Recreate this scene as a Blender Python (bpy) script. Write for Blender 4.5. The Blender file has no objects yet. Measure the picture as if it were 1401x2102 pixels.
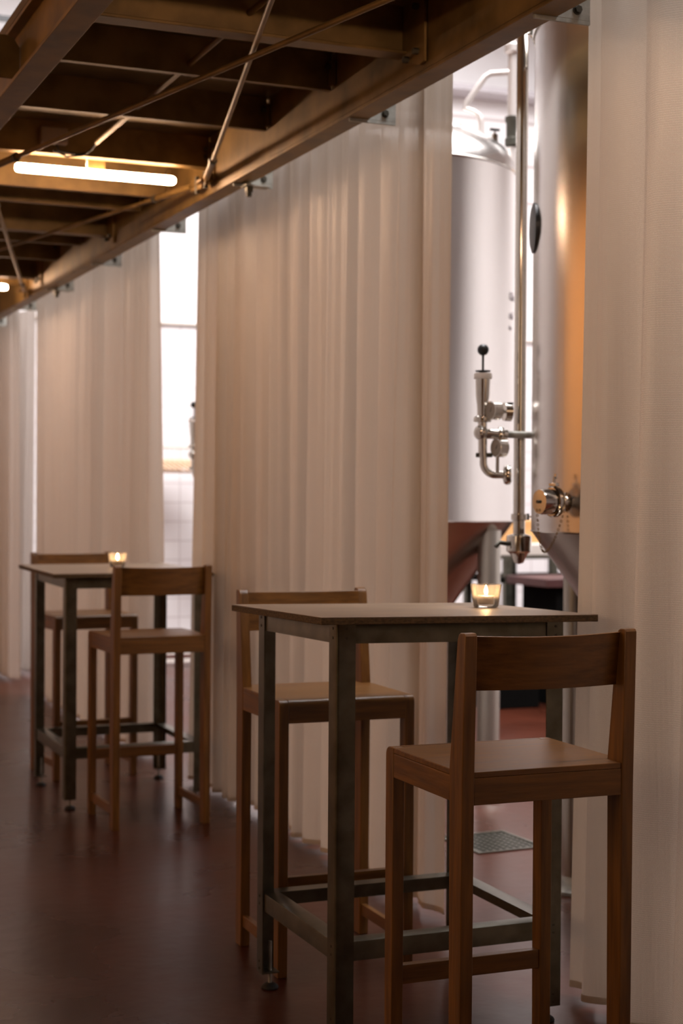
import bpy, bmesh, math, random
from mathutils import Vector, Matrix
random.seed(7)
SC = bpy.context.scene
COL = SC.collection
PI = math.pi

# ------------------------------------------------------------------ camera
TH = 0.39553
H_CAM, PITCH, ROLL = 1.3543, -0.0091, 0.0066
cd = bpy.data.cameras.new('camera'); cam = bpy.data.objects.new('camera', cd); COL.objects.link(cam)
fwd0 = Vector((math.sin(TH), math.cos(TH), 0)); right0 = Vector((math.cos(TH), -math.sin(TH), 0))
fwd = fwd0 * math.cos(PITCH) + Vector((0, 0, math.sin(PITCH)))
up0 = right0.cross(fwd)
Rc = right0 * math.cos(ROLL) + up0 * math.sin(ROLL)
Uc = -right0 * math.sin(ROLL) + up0 * math.cos(ROLL)
m = Matrix((Rc, Uc, -fwd)).transposed().to_4x4(); m.translation = Vector((0, 0, H_CAM))
cam.matrix_world = m
cd.sensor_fit = 'HORIZONTAL'; cd.sensor_width = 24.0; cd.lens = 3237.9 / 1401 * 24.0
cd.clip_start = 0.05; cd.clip_end = 60
cd.dof.use_dof = True; cd.dof.focus_distance = 3.45; cd.dof.aperture_fstop = 4.0
SC.camera = cam

# ------------------------------------------------------------------ world, exposure
w = bpy.data.worlds.new('world'); SC.world = w; w.use_nodes = True
bg = w.node_tree.nodes['Background']; bg.inputs[0].default_value = (0.8, 0.85, 0.95, 1); bg.inputs[1].default_value = 0.3
SC.view_settings.view_transform = 'Standard'; SC.view_settings.look = 'None'
SC.view_settings.gamma = 1; SC.view_settings.use_curve_mapping = False
SC.view_settings.exposure = 0.0

def area(name, loc, direction, sx, sy, power, color, spread=180):
    l = bpy.data.lights.new(name, 'AREA'); l.shape = 'RECTANGLE'; l.size = sx; l.size_y = sy
    l.energy = power; l.color = color; l.spread = math.radians(spread)
    o = bpy.data.objects.new(name, l); COL.objects.link(o); o.location = loc
    o.rotation_euler = Vector(direction).to_track_quat('-Z', 'Y').to_euler()
    return o
# daylight through the roof light above the tank hall
area('skylight_far', (4.6, 10.4, 5.85), (0.0, 0.30, -1), 6.2, 4.6, 880, (1.0, 0.965, 0.975), 150)
area('skylight_near', (5.6, 4.2, 5.85), (0.08, 0.0, -1), 4.2, 7.0, 800, (1.0, 0.965, 0.975), 120)
# added warm fill lights, out of view on the other side of the walkway
area('warm_fill_left', (-3.2, 2.4, 2.3), (1, 0.22, -0.25), 3.0, 1.2, 24, (1.0, 0.70, 0.45), 150)
area('warm_fill_wall', (-2.3, 8.0, 3.3), (-1, 0, -0.75), 7.0, 0.4, 105, (1.0, 0.55, 0.24), 160)  # added to wash the left wall orange for the tank to reflect

# ------------------------------------------------------------------ materials
def lin(c):
    return tuple((x / 12.92 if x <= 0.04045 else ((x + 0.055) / 1.055) ** 2.4) for x in c)
def rgb(r, g, b):
    return lin((r / 255, g / 255, b / 255)) + (1,)
def nodes(name):
    mt = bpy.data.materials.new(name); mt.use_nodes = True
    nt = mt.node_tree; return mt, nt, nt.nodes['Principled BSDF']
def N(nt, t, **k):
    n = nt.nodes.new(t)
    for a, b in k.items(): setattr(n, a, b)
    return n
def noisy(name, c1, c2, rough=0.5, metal=0.0, scale=(6, 6, 6), detail=4, bump=0.0, rvar=0.0, contrast=(0.35, 0.65), bscale=None):
    mt, nt, p = nodes(name)
    tc = N(nt, 'ShaderNodeTexCoord'); mp = N(nt, 'ShaderNodeMapping'); mp.inputs['Scale'].default_value = scale
    nz = N(nt, 'ShaderNodeTexNoise'); nz.inputs['Scale'].default_value = 1; nz.inputs['Detail'].default_value = detail
    cr = N(nt, 'ShaderNodeValToRGB'); cr.color_ramp.elements[0].position = contrast[0]; cr.color_ramp.elements[1].position = contrast[1]
    cr.color_ramp.elements[0].color = c1; cr.color_ramp.elements[1].color = c2
    L = nt.links.new
    L(tc.outputs['Object'], mp.inputs[0]); L(mp.outputs[0], nz.inputs['Vector']); L(nz.outputs['Fac'], cr.inputs[0])
    L(cr.outputs[0], p.inputs['Base Color'])
    p.inputs['Metallic'].default_value = metal; p.inputs['Roughness'].default_value = rough
    if rvar:
        mr = N(nt, 'ShaderNodeMapRange'); mr.inputs[3].default_value = rough - rvar; mr.inputs[4].default_value = rough + rvar
        L(nz.outputs['Fac'], mr.inputs[0]); L(mr.outputs[0], p.inputs['Roughness'])
    if bump:
        b = N(nt, 'ShaderNodeBump'); b.inputs['Strength'].default_value = bump; b.inputs['Distance'].default_value = 0.004
        if bscale:
            mp2 = N(nt, 'ShaderNodeMapping'); mp2.inputs['Scale'].default_value = bscale
            nz2 = N(nt, 'ShaderNodeTexNoise'); nz2.inputs['Scale'].default_value = 1
            L(tc.outputs['Object'], mp2.inputs[0]); L(mp2.outputs[0], nz2.inputs['Vector']); L(nz2.outputs['Fac'], b.inputs['Height'])
        else:
            L(nz.outputs['Fac'], b.inputs['Height'])
        L(b.outputs[0], p.inputs['Normal'])
    return mt
def plain(name, c, rough=0.5, metal=0.0, emit=None, es=1.0):
    mt, nt, p = nodes(name)
    p.inputs['Base Color'].default_value = c; p.inputs['Roughness'].default_value = rough; p.inputs['Metallic'].default_value = metal
    if emit: p.inputs['Emission Color'].default_value = emit; p.inputs['Emission Strength'].default_value = es
    return mt
def wood(name, c1, c2, scale, rough=0.38):
    mt = noisy(name, c1, c2, rough=rough, scale=scale, detail=8, bump=0.12, rvar=0.07, contrast=(0.3, 0.7), bscale=tuple(s * 3 for s in scale))
    return mt
WA, WB = rgb(90, 58, 23), rgb(130, 88, 38)
M_WOOD_V = wood('stained_birch_upright', WA, WB, (60, 60, 5))
M_WOOD_U = wood('stained_birch_across', WA, WB, (5, 60, 60))
M_WOOD_D = wood('stained_birch_deep', WA, WB, (55, 6, 55))
M_TOP = noisy('brown_tabletop', rgb(116, 98, 80), rgb(138, 118, 97), rough=0.42, scale=(6, 14, 6), detail=5, bump=0.05, rvar=0.06)
M_EDGE = noisy('tabletop_edge', rgb(62, 48, 30), rgb(96, 76, 50), rough=0.7, scale=(90, 90, 200), detail=4, bump=0.3)
M_STEEL = noisy('brushed_steel', rgb(92, 90, 78), rgb(112, 110, 98), rough=0.34, metal=0.85, scale=(18, 18, 18), detail=6, rvar=0.06)
M_GALV = noisy('galvanised_steel_lamp_tint', rgb(104, 80, 40), rgb(144, 114, 66), rough=0.5, metal=0.25, scale=(7, 7, 7), detail=8, rvar=0.1, bump=0.05)  # tube lamps' orange put into the base colour; the steel itself is neutral
M_GALVD = noisy('aged_galvanised_deck', rgb(88, 72, 44), rgb(128, 106, 68), rough=0.6, metal=0.15, scale=(4, 4, 4), detail=8, rvar=0.1)
M_PLATE = noisy('pale_galvanised_plate', rgb(150, 150, 143), rgb(182, 182, 174), rough=0.5, metal=0.4, scale=(30, 30, 30), detail=6)
M_DARK = plain('dark_zinc_bolt', rgb(84, 82, 74), 0.45, 0.7)
M_CHROME = plain('polished_stainless', rgb(205, 200, 192), 0.12, 1.0)
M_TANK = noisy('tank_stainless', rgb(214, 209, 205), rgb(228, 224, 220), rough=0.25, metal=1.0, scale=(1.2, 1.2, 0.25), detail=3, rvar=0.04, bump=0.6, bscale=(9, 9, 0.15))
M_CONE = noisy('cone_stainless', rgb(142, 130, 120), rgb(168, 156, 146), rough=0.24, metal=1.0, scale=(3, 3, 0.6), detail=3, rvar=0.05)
M_BLACK = plain('black_plastic', rgb(20, 20, 20), 0.35)
M_RUBBER = plain('black_rubber', rgb(16, 15, 14), 0.7)
M_MATTE = plain('matte_black', rgb(12, 11, 10), 1.0); M_MATTE.node_tree.nodes['Principled BSDF'].inputs['Specular IOR Level'].default_value = 0.05
M_LEG = plain('brushed_tank_leg', rgb(168, 162, 152), 0.32, 0.85)
M_PALEPIPE = plain('pale_brushed_pipe', rgb(214, 206, 202), 0.38, 0.5)
M_WHITEPL = plain('white_plastic', rgb(222, 214, 206), 0.4)
M_WHITE = noisy('white_wall_paint', rgb(232, 228, 228), rgb(240, 237, 237), rough=0.6, scale=(1, 1, 1))
M_GREYWALL = noisy('grey_wall_paint', rgb(150, 146, 144), rgb(158, 154, 152), rough=0.8, scale=(1, 1, 1))
M_WARMWALL = noisy('warm_plaster', rgb(196, 160, 120), rgb(210, 174, 132), rough=0.8, scale=(1, 1, 1))
M_MAROON = noisy('maroon_laminate', rgb(62, 28, 27), rgb(74, 36, 33), rough=0.5, scale=(5, 5, 5))
M_CREAM = plain('cream_board', rgb(214, 204, 194), 0.6)
M_PLY = noisy('light_plywood', rgb(190, 140, 84), rgb(210, 162, 104), rough=0.6, scale=(2, 30, 30))
M_BEIGE = noisy('beige_hanger_wood', rgb(196, 160, 128), rgb(226, 196, 166), rough=0.5, scale=(30, 30, 30))
M_OCHRE = noisy('ochre_cloth', rgb(140, 88, 36), rgb(170, 112, 52), rough=0.9, scale=(9, 9, 3))
M_NAVY = noisy('navy_cloth', rgb(24, 34, 38), rgb(40, 52, 56), rough=0.9, scale=(9, 9, 3))
M_WAX = plain('flame_lit_wax', rgb(240, 226, 205), 0.5, 0.0, (1, 0.62, 0.30, 1), 4.0)  # emission stands in for flame light on the wax, brightening the glass
M_ALU = plain('tealight_cup', rgb(200, 196, 188), 0.3, 0.9)
M_FLAME = plain('flame', (1, 0.6, 0.2, 1), 0.5, 0.0, (1.0, 0.62, 0.30, 1), 90)
M_TUBE = plain('lit_tube', (1, 1, 1, 1), 0.4, 0.0, (1.0, 0.65, 0.41, 1), 68)
M_INK = plain('grey_printed_ink', rgb(120, 108, 110), 0.6)
M_GAUGE = plain('gauge_face', rgb(150, 138, 124), 0.3)

def glass_mat():
    mt, nt, p = nodes('clear_glass'); nt.nodes.remove(p)
    out = nt.nodes['Material Output']; L = nt.links.new
    tr = N(nt, 'ShaderNodeBsdfTransparent'); tr.inputs[0].default_value = (0.96, 0.94, 0.90, 1)
    gl = N(nt, 'ShaderNodeBsdfGlossy'); gl.inputs['Roughness'].default_value = 0.04
    lw = N(nt, 'ShaderNodeLayerWeight'); lw.inputs[0].default_value = 0.32
    mx = N(nt, 'ShaderNodeMixShader'); L(lw.outputs['Fresnel'], mx.inputs[0]); L(tr.outputs[0], mx.inputs[1]); L(gl.outputs[0], mx.inputs[2])
    df = N(nt, 'ShaderNodeBsdfTranslucent'); df.inputs[0].default_value = (0.95, 0.9, 0.85, 1)
    m2 = N(nt, 'ShaderNodeMixShader'); m2.inputs[0].default_value = 0.08; L(mx.outputs[0], m2.inputs[1]); L(df.outputs[0], m2.inputs[2])
    L(m2.outputs[0], out.inputs[0]); return mt
M_GLASS = glass_mat()

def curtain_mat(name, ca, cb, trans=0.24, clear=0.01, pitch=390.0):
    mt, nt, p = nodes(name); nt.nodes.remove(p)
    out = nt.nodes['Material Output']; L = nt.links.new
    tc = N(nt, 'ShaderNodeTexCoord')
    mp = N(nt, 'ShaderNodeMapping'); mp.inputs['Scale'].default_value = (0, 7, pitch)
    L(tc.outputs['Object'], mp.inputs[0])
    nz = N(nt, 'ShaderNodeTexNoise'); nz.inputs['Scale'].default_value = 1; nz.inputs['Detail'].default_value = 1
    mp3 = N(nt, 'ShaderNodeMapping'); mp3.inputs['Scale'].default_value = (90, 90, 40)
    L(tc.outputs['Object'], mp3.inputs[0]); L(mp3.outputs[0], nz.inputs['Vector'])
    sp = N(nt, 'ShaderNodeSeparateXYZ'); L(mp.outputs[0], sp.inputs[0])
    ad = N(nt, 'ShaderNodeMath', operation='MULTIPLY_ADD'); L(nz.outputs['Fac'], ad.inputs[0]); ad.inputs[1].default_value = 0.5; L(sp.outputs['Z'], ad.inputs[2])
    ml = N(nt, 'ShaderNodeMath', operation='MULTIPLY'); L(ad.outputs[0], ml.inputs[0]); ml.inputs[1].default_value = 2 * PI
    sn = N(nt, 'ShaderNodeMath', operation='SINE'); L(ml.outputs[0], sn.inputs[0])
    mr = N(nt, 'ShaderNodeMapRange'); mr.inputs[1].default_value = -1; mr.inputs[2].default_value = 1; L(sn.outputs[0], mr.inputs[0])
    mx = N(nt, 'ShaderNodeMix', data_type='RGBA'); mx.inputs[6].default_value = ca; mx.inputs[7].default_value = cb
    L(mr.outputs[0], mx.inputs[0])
    di = N(nt, 'ShaderNodeBsdfDiffuse'); tl = N(nt, 'ShaderNodeBsdfTranslucent'); tp = N(nt, 'ShaderNodeBsdfTransparent'); gs = N(nt, 'ShaderNodeBsdfGlossy')
    gs.inputs['Roughness'].default_value = 0.45; gs.inputs[0].default_value = (0.8, 0.76, 0.72, 1)
    L(mx.outputs[2], di.inputs[0]); 
    tm = N(nt, 'ShaderNodeMix', data_type='RGBA'); tm.blend_type = 'MULTIPLY'; tm.inputs[0].default_value = 1.0
    tm.inputs[7].default_value = (1.0, 0.90, 0.77, 1); L(mx.outputs[2], tm.inputs[6]); L(tm.outputs[2], tl.inputs[0])
    mp4 = N(nt, 'ShaderNodeMapping'); mp4.inputs['Scale'].default_value = (30, 42, 0.5); L(tc.outputs['Object'], mp4.inputs[0])
    n4 = N(nt, 'ShaderNodeTexNoise'); n4.inputs['Scale'].default_value = 1; n4.inputs['Detail'].default_value = 3; L(mp4.outputs[0], n4.inputs['Vector'])
    bp = N(nt, 'ShaderNodeBump'); bp.inputs['Strength'].default_value = 0.45; bp.inputs['Distance'].default_value = 0.008; L(n4.outputs['Fac'], bp.inputs['Height'])
    L(bp.outputs[0], di.inputs['Normal']); L(bp.outputs[0], tl.inputs['Normal'])
    a = N(nt, 'ShaderNodeMixShader'); a.inputs[0].default_value = trans; L(di.outputs[0], a.inputs[1]); L(tl.outputs[0], a.inputs[2])
    g = N(nt, 'ShaderNodeMixShader'); g.inputs[0].default_value = 0.06; L(a.outputs[0], g.inputs[1]); L(gs.outputs[0], g.inputs[2])
    b = N(nt, 'ShaderNodeMixShader'); b.inputs[0].default_value = clear; L(g.outputs[0], b.inputs[1]); L(tp.outputs[0], b.inputs[2])
    L(b.outputs[0], out.inputs[0]); return mt
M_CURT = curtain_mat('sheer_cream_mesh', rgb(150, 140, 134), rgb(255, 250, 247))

def floor_mat():
    mt, nt, p = nodes('red_resin_floor'); L = nt.links.new
    tc = N(nt, 'ShaderNodeTexCoord')
    nz = N(nt, 'ShaderNodeTexNoise'); nz.inputs['Scale'].default_value = 1.6; nz.inputs['Detail'].default_value = 5; nz.inputs['Roughness'].default_value = 0.55
    nz.inputs['Distortion'].default_value = 0.3; p.inputs['IOR'].default_value = 1.32; p.inputs['Specular Tint'].default_value = (1.0, 0.60, 0.36, 1)
    L(tc.outputs['Object'], nz.inputs['Vector'])
    cr = N(nt, 'ShaderNodeValToRGB'); cr.color_ramp.elements[0].position = 0.3; cr.color_ramp.elements[1].position = 0.72
    cr.color_ramp.elements[0].color = rgb(48, 21, 12); cr.color_ramp.elements[1].color = rgb(71, 33, 22)
    L(nz.outputs['Fac'], cr.inputs[0]); L(cr.outputs[0], p.inputs['Base Color'])
    mr = N(nt, 'ShaderNodeMapRange'); mr.inputs[3].default_value = 0.20; mr.inputs[4].default_value = 0.38
    L(nz.outputs['Fac'], mr.inputs[0]); L(mr.outputs[0], p.inputs['Roughness'])
    n2 = N(nt, 'ShaderNodeTexNoise'); n2.inputs['Scale'].default_value = 14; L(tc.outputs['Object'], n2.inputs['Vector'])
    b = N(nt, 'ShaderNodeBump'); b.inputs['Strength'].default_value = 0.10; b.inputs['Distance'].default_value = 0.01
    L(n2.outputs['Fac'], b.inputs['Height']); L(b.outputs[0], p.inputs['Normal'])
    return mt
M_FLOOR = floor_mat()
def tile_mat():
    mt, nt, p = nodes('white_wall_tiles'); L = nt.links.new
    tc = N(nt, 'ShaderNodeTexCoord'); mp = N(nt, 'ShaderNodeMapping'); mp.inputs['Rotation'].default_value = (PI / 2, 0, 0)
    br = N(nt, 'ShaderNodeTexBrick'); br.offset = 0.0; br.inputs['Scale'].default_value = 1.0
    br.inputs['Brick Width'].default_value = 0.163; br.inputs['Row Height'].default_value = 0.163; br.inputs['Mortar Size'].default_value = 0.004
    br.inputs['Color1'].default_value = rgb(236, 232, 232); br.inputs['Color2'].default_value = rgb(232, 227, 228); br.inputs['Mortar'].default_value = rgb(196, 186, 186)
    L(tc.outputs['Object'], mp.inputs[0]); L(mp.outputs[0], br.inputs[0]); L(br.outputs[0], p.inputs['Base Color'])
    p.inputs['Roughness'].default_value = 0.35; return mt
M_TILE = tile_mat()

# ------------------------------------------------------------------ mesh helpers
class MB:
    def __init__(s): s.b = bmesh.new()
    def box(s, x0, x1, y0, y1, z0, z1):
        v = [s.b.verts.new(p) for p in ((x0, y0, z0), (x1, y0, z0), (x1, y1, z0), (x0, y1, z0), (x0, y0, z1), (x1, y0, z1), (x1, y1, z1), (x0, y1, z1))]
        for f in ((0, 3, 2, 1), (4, 5, 6, 7), (0, 1, 5, 4), (1, 2, 6, 5), (2, 3, 7, 6), (3, 0, 4, 7)): s.b.faces.new([v[i] for i in f])
        return s
    def hexa(s, lo, hi):
        v = [s.b.verts.new(p) for p in list(lo) + list(hi)]
        for f in ((0, 3, 2, 1), (4, 5, 6, 7), (0, 1, 5, 4), (1, 2, 6, 5), (2, 3, 7, 6), (3, 0, 4, 7)): s.b.faces.new([v[i] for i in f])
        return s
    def prism(s, poly, axis, a0, a1):
        def P(u, v, a): return {'x': (a, u, v), 'y': (u, a, v), 'z': (u, v, a)}[axis]
        A = [s.b.verts.new(P(u, v, a0)) for u, v in poly]; B = [s.b.verts.new(P(u, v, a1)) for u, v in poly]
        n = len(poly)
        s.b.faces.new(A[::-1]); s.b.faces.new(B)
        for i in range(n): s.b.faces.new((A[i], A[(i + 1) % n], B[(i + 1) % n], B[i]))
        return s
    def cyl(s, p0, p1, r0, r1=None, seg=20, caps=True):
        r1 = r0 if r1 is None else r1
        p0, p1 = Vector(p0), Vector(p1); d = (p1 - p0).normalized()
        a = d.orthogonal().normalized(); c = d.cross(a)
        A, B = [], []
        for i in range(seg):
            t = 2 * PI * i / seg; e = a * math.cos(t) + c * math.sin(t)
            A.append(s.b.verts.new(p0 + e * r0)); B.append(s.b.verts.new(p1 + e * r1))
        for i in range(seg): s.b.faces.new((A[i], A[(i + 1) % seg], B[(i + 1) % seg], B[i]))
        if caps: s.b.faces.new(A[::-1]); s.b.faces.new(B)
        return s
    def tube(s, pts, r, seg=12, caps=True):
        pts = [Vector(p) for p in pts]; rings = []; a = None
        for i, p in enumerate(pts):
            d = (pts[min(i + 1, len(pts) - 1)] - pts[max(i - 1, 0)]).normalized()
            if a is None: a = d.orthogonal().normalized()
            a = (a - d * a.dot(d)).normalized(); c = d.cross(a)
            rings.append([s.b.verts.new(p + (a * math.cos(2 * PI * k / seg) + c * math.sin(2 * PI * k / seg)) * r) for k in range(seg)])
        for A, B in zip(rings, rings[1:]):
            for k in range(seg): s.b.faces.new((A[k], A[(k + 1) % seg], B[(k + 1) % seg], B[k]))
        if caps: s.b.faces.new(rings[0][::-1]); s.b.faces.new(rings[-1])
        return s
    def lathe(s, prof, c=(0, 0, 0), seg=48, axis=(0, 0, 1)):
        c = Vector(c); ax = Vector(axis).normalized(); a = ax.orthogonal().normalized(); e = ax.cross(a); rings = []
        for r, z in prof:
            if r < 1e-6: rings.append([s.b.verts.new(c + ax * z)])
            else: rings.append([s.b.verts.new(c + ax * z + (a * math.cos(2 * PI * k / seg) + e * math.sin(2 * PI * k / seg)) * r) for k in range(seg)])
        for A, B in zip(rings, rings[1:]):
            for k in range(seg):
                q = [A[k % len(A)], A[(k + 1) % len(A)], B[(k + 1) % len(B)], B[k % len(B)]]
                q = list(dict.fromkeys(q))
                if len(q) > 2:
                    try: s.b.faces.new(q)
                    except ValueError: pass
        return s
    def ball(s, c, r, seg=20):
        return s.lathe([(r * math.sin(PI * i / 12), -r * math.cos(PI * i / 12)) for i in range(13)], c, seg)
    def torus(s, c, R, r, axis=(0, 0, 1), seg=20, rs=8, sx=1.0):
        ax = Vector(axis).normalized(); a = ax.orthogonal().normalized(); e = ax.cross(a)
        pts = []
        rings = []
        for i in range(seg):
            t = 2 * PI * i / seg; o = a * math.cos(t) * R * sx + e * math.sin(t) * R
            on = (a * math.cos(t) + e * math.sin(t)).normalized()
            rings.append([s.b.verts.new(Vector(c) + o + on * r * math.cos(2 * PI * k / rs) + ax * r * math.sin(2 * PI * k / rs)) for k in range(rs)])
        for i in range(seg):
            A, B = rings[i], rings[(i + 1) % seg]
            for k in range(rs): s.b.faces.new((A[k], B[k], B[(k + 1) % rs], A[(k + 1) % rs]))
        return s
    def build(s, name, mat, parent=None, bevel=0.0, smooth=True, loc=None):
        bmesh.ops.recalc_face_normals(s.b, faces=s.b.faces)
        me = bpy.data.meshes.new(name); s.b.to_mesh(me); s.b.free()
        me.materials.append(mat)
        if smooth:
            me.polygons.foreach_set('use_smooth', [True] * len(me.polygons)); me.set_sharp_from_angle(angle=math.radians(38))
        o = bpy.data.objects.new(name, me); COL.objects.link(o)
        if parent: o.parent = parent
        if loc: o.location = loc
        if bevel:
            b = o.modifiers.new('bevel', 'BEVEL'); b.width = bevel; b.segments = 3; b.limit_method = 'ANGLE'; b.angle_limit = math.radians(50)
            b.harden_normals = False
        return o
def tag(o, label, cat, group=None):
    o['label'] = label; o['category'] = cat
    if group: o['group'] = group
    return o
def thing(name, label, cat, loc=(0, 0, 0), rz=0.0, group=None):
    o = bpy.data.objects.new(name, None); COL.objects.link(o); o.location = loc; o.rotation_euler = (0, 0, rz)
    o.empty_display_size = 0.1
    return tag(o, label, cat, group)
def struct(o): o['kind'] = 'structure'; return o
def children(o): return [c for c in bpy.data.objects if c.parent == o]
def copy_tree(o, parent=None):
    c = o.copy(); COL.objects.link(c)
    if parent: c.parent = parent
    for ch in children(o): copy_tree(ch, c)
    return c

# ------------------------------------------------------------------ the room (X across the walkway, Y along it)
XL, XR, YB, YF, ZC = -3.6, 8.6, -4.0, 12.95, 6.0
struct(MB().box(XL, XR, YB, YF, -0.12, 0.0).build('floor', M_FLOOR, smooth=False))
struct(MB().box(XL, XR, YB, YF, ZC, ZC + 0.12).build('ceiling', M_GREYWALL, smooth=False))
struct(MB().box(XL, XR, YF, YF + 0.15, 0, 2.83).build('wall_far', M_TILE, smooth=False))
struct(MB().box(XL, XR, YF - 0.012, YF + 0.15, 2.83, ZC).build('wall_far_upper', M_WHITE, smooth=False))
struct(MB().box(XR, XR + 0.15, YB, YF, 0, ZC).build('wall_right', M_WHITE, smooth=False))
struct(MB().box(XL - 0.15, XL, YB, YF, 0, ZC).build('wall_left', M_WARMWALL, smooth=False))
struct(MB().box(XL, 2.2, YB - 0.15, YB, 0, ZC).build('wall_back', M_WARMWALL, smooth=False))
struct(MB().box(2.2, XR, YB - 0.15, YB, 0, ZC).build('wall_back_right', M_WHITE, smooth=False))
struct(MB().box(XL, XR, YF - 0.03, YF, 2.815, 2.835).build('trim_1', M_CREAM, smooth=False))
for k, z in enumerate((4.11, 4.45, 4.85)):
    struct(MB().box(1.0, XR, YF - 0.022, YF - 0.010, z - 0.012, z + 0.012).build('trim_%d' % (k + 2), plain('seam_%d' % k, rgb(196, 186, 184), 0.6), smooth=False))
struct(MB().box(1.0, XR, YF - 0.30, YF - 0.012, 5.02, 5.07).build('trim_5', plain('pale_ledge', rgb(190, 184, 188), 0.5), smooth=False))
# white kerb rails at the foot of the far wall
struct(MB().box(2.6, 5.4, YF - 0.03, YF - 0.0, 0.0, 0.10).build('baseboard_far', plain('red_kerb', rgb(120, 70, 62), 0.5), smooth=False))
r = thing('floor_rail', 'pair of thin white rails on the red floor before the tiled wall', 'rail', (3.7, 12.2, 0))
MB().box(-0.6, 0.75, 0.0, 0.03, 0.02, 0.045).build('rail_bar', M_WHITEPL, r)
MB().box(-0.6, 0.75, 0.62, 0.65, 0.02, 0.045).build('rail_bar', M_WHITEPL, r)
for x in (-0.55, 0.7):
    MB().box(x, x + 0.02, -0.005, 0.655, 0.0, 0.02).build('rail_tie', M_WHITEPL, r)

# ------------------------------------------------------------------ mezzanine walkway overhead
ZB, ZT = 2.555, 2.785
XW = 1.93       # inner face of the right channel
def channel(name, label, x_in, sgn, y0, y1, flange=0.075, top=0.075):
    o = thing(name, label, 'beam', (x_in, y0, ZB))
    L = y1 - y0; h = ZT - ZB
    a = sorted((0, sgn * 0.010)); MB().box(a[0], a[1], 0, L, 0.012, h - 0.012).build('web', M_GALV, o)
    a = sorted((0, sgn * flange)); MB().box(a[0], a[1], 0, L, 0, 0.012).build('bottom_flange', M_GALV, o, bevel=0.002)
    a = sorted((0, sgn * top)); MB().box(a[0], a[1], 0, L, h - 0.012, h).build('top_flange', M_GALV, o, bevel=0.002)
    return o
rb = channel('steel_channel_beam', 'long galvanised steel channel beam running above the curtain tops', XW, 1, -1.0, YF - 0.02)
lb = channel('steel_channel_beam', 'galvanised channel beam at the upper left corner, on the aisle side of the walkway', 0.96, -1, -1.0, YF - 0.02, 0.08, 0.042)
for y in (1.25, 4.85, 8.45):
    MB().prism([(-0.012, 0.075), (-0.26, 0.075), (-0.26, 0.205), (-0.05, 0.205), (-0.03, 0.195), (-0.012, 0.170)], 'y', y + 1.0, y + 1.010).build('outrigger_plate', M_GALV, lb)
dk = struct(MB().box(0.918, 2.02, -1.0, YF - 0.02, ZT + 0.001, ZT + 0.03).build('ceiling_walkway_deck', M_GALVD, smooth=False))
# joists
JS = [(2.42, 1), (2.99, 0), (3.56, 0), (4.13, 1), (4.72, 0), (5.33, 0), (6.0, 2), (6.57, 3), (7.0, 4), (7.6, 1), (8.16, 0), (8.74, 0), (9.27, 1), (9.85, 0), (10.42, 0), (10.98, 1), (11.55, 0), (12.1, 0)]
X0, X1 = 0.965, XW - 0.004
ords = ['first', 'second', 'third', 'fourth', 'fifth', 'sixth', 'seventh', 'eighth', 'ninth', 'tenth', 'eleventh', 'twelfth', 'thirteenth', 'fourteenth', 'fifteenth']
vis = 0
for y, major in JS:
    if y > 4.0:
        vis += 1
        lab = 'steel joist under the walkway, %s down from the top of the picture%s' % (ords[min(vis, 15) - 1], ', broad flanged' if major == 1 else '')
    else: lab = 'galvanised steel joist under the walkway deck, just above the top edge of the picture'
    if major == 1:
        o = thing('steel_joist', lab, 'joist', (X0, y, 2.632), group='joists of the walkway')
        L = X1 - X0; hh = ZT - 2.632
        MB().box(0, L, 0.030, 0.038, 0.009, hh - 0.008).build('web', M_GALV, o)
        MB().box(0, L, 0.0, 0.068, 0, 0.009).build('bottom_flange', M_GALV, o, bevel=0.002)
        MB().box(0, L, 0.0, 0.068, hh - 0.008, hh).build('top_flange', M_GALV, o)
        e = MB().prism([(-0.115, -0.048), (-0.085, -0.052), (0.03, -0.022), (0.03, hh), (-0.115, hh)], 'x', L - 0.008, L).build('end_plate', M_GALV, o)
        for dy, dz in ((-0.075, 0.115), (-0.075, -0.012), (-0.01, -0.02)):
            MB().cyl((L - 0.024, dy, dz), (L - 0.008, dy, dz), 0.0095, seg=6).build('bolt', M_DARK, e, smooth=False)
    else:
        z0_, lip = {2: (2.662, 0.05), 3: (2.640, 0.03), 4: (2.655, 0.03)}.get(major, (2.667, 0.022))
        o = thing('steel_joist', lab, 'joist', (X0, y, z0_), group='joists of the walkway')
        L = X1 - X0; hh = ZT - z0_
        MB().box(0, L, 0.0, 0.006, 0.0, hh).build('web', M_GALV, o)
        MB().box(0, L, 0.0065, lip, 0.0, 0.005).build('bottom_lip', M_GALV, o)
        MB().box(0, L, 0.0065, 0.034, hh - 0.006, hh).build('top_flange', M_GALV, o)
        b = MB().box(L - 0.012, L, -0.035, -0.0005, 0.01, hh - 0.03).build('end_cleat', M_GALV, o)
        MB().cyl((L - 0.026, -0.018, 0.07), (L - 0.012, -0.018, 0.07), 0.009, seg=6).build('bolt', M_DARK, b, smooth=False)
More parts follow.
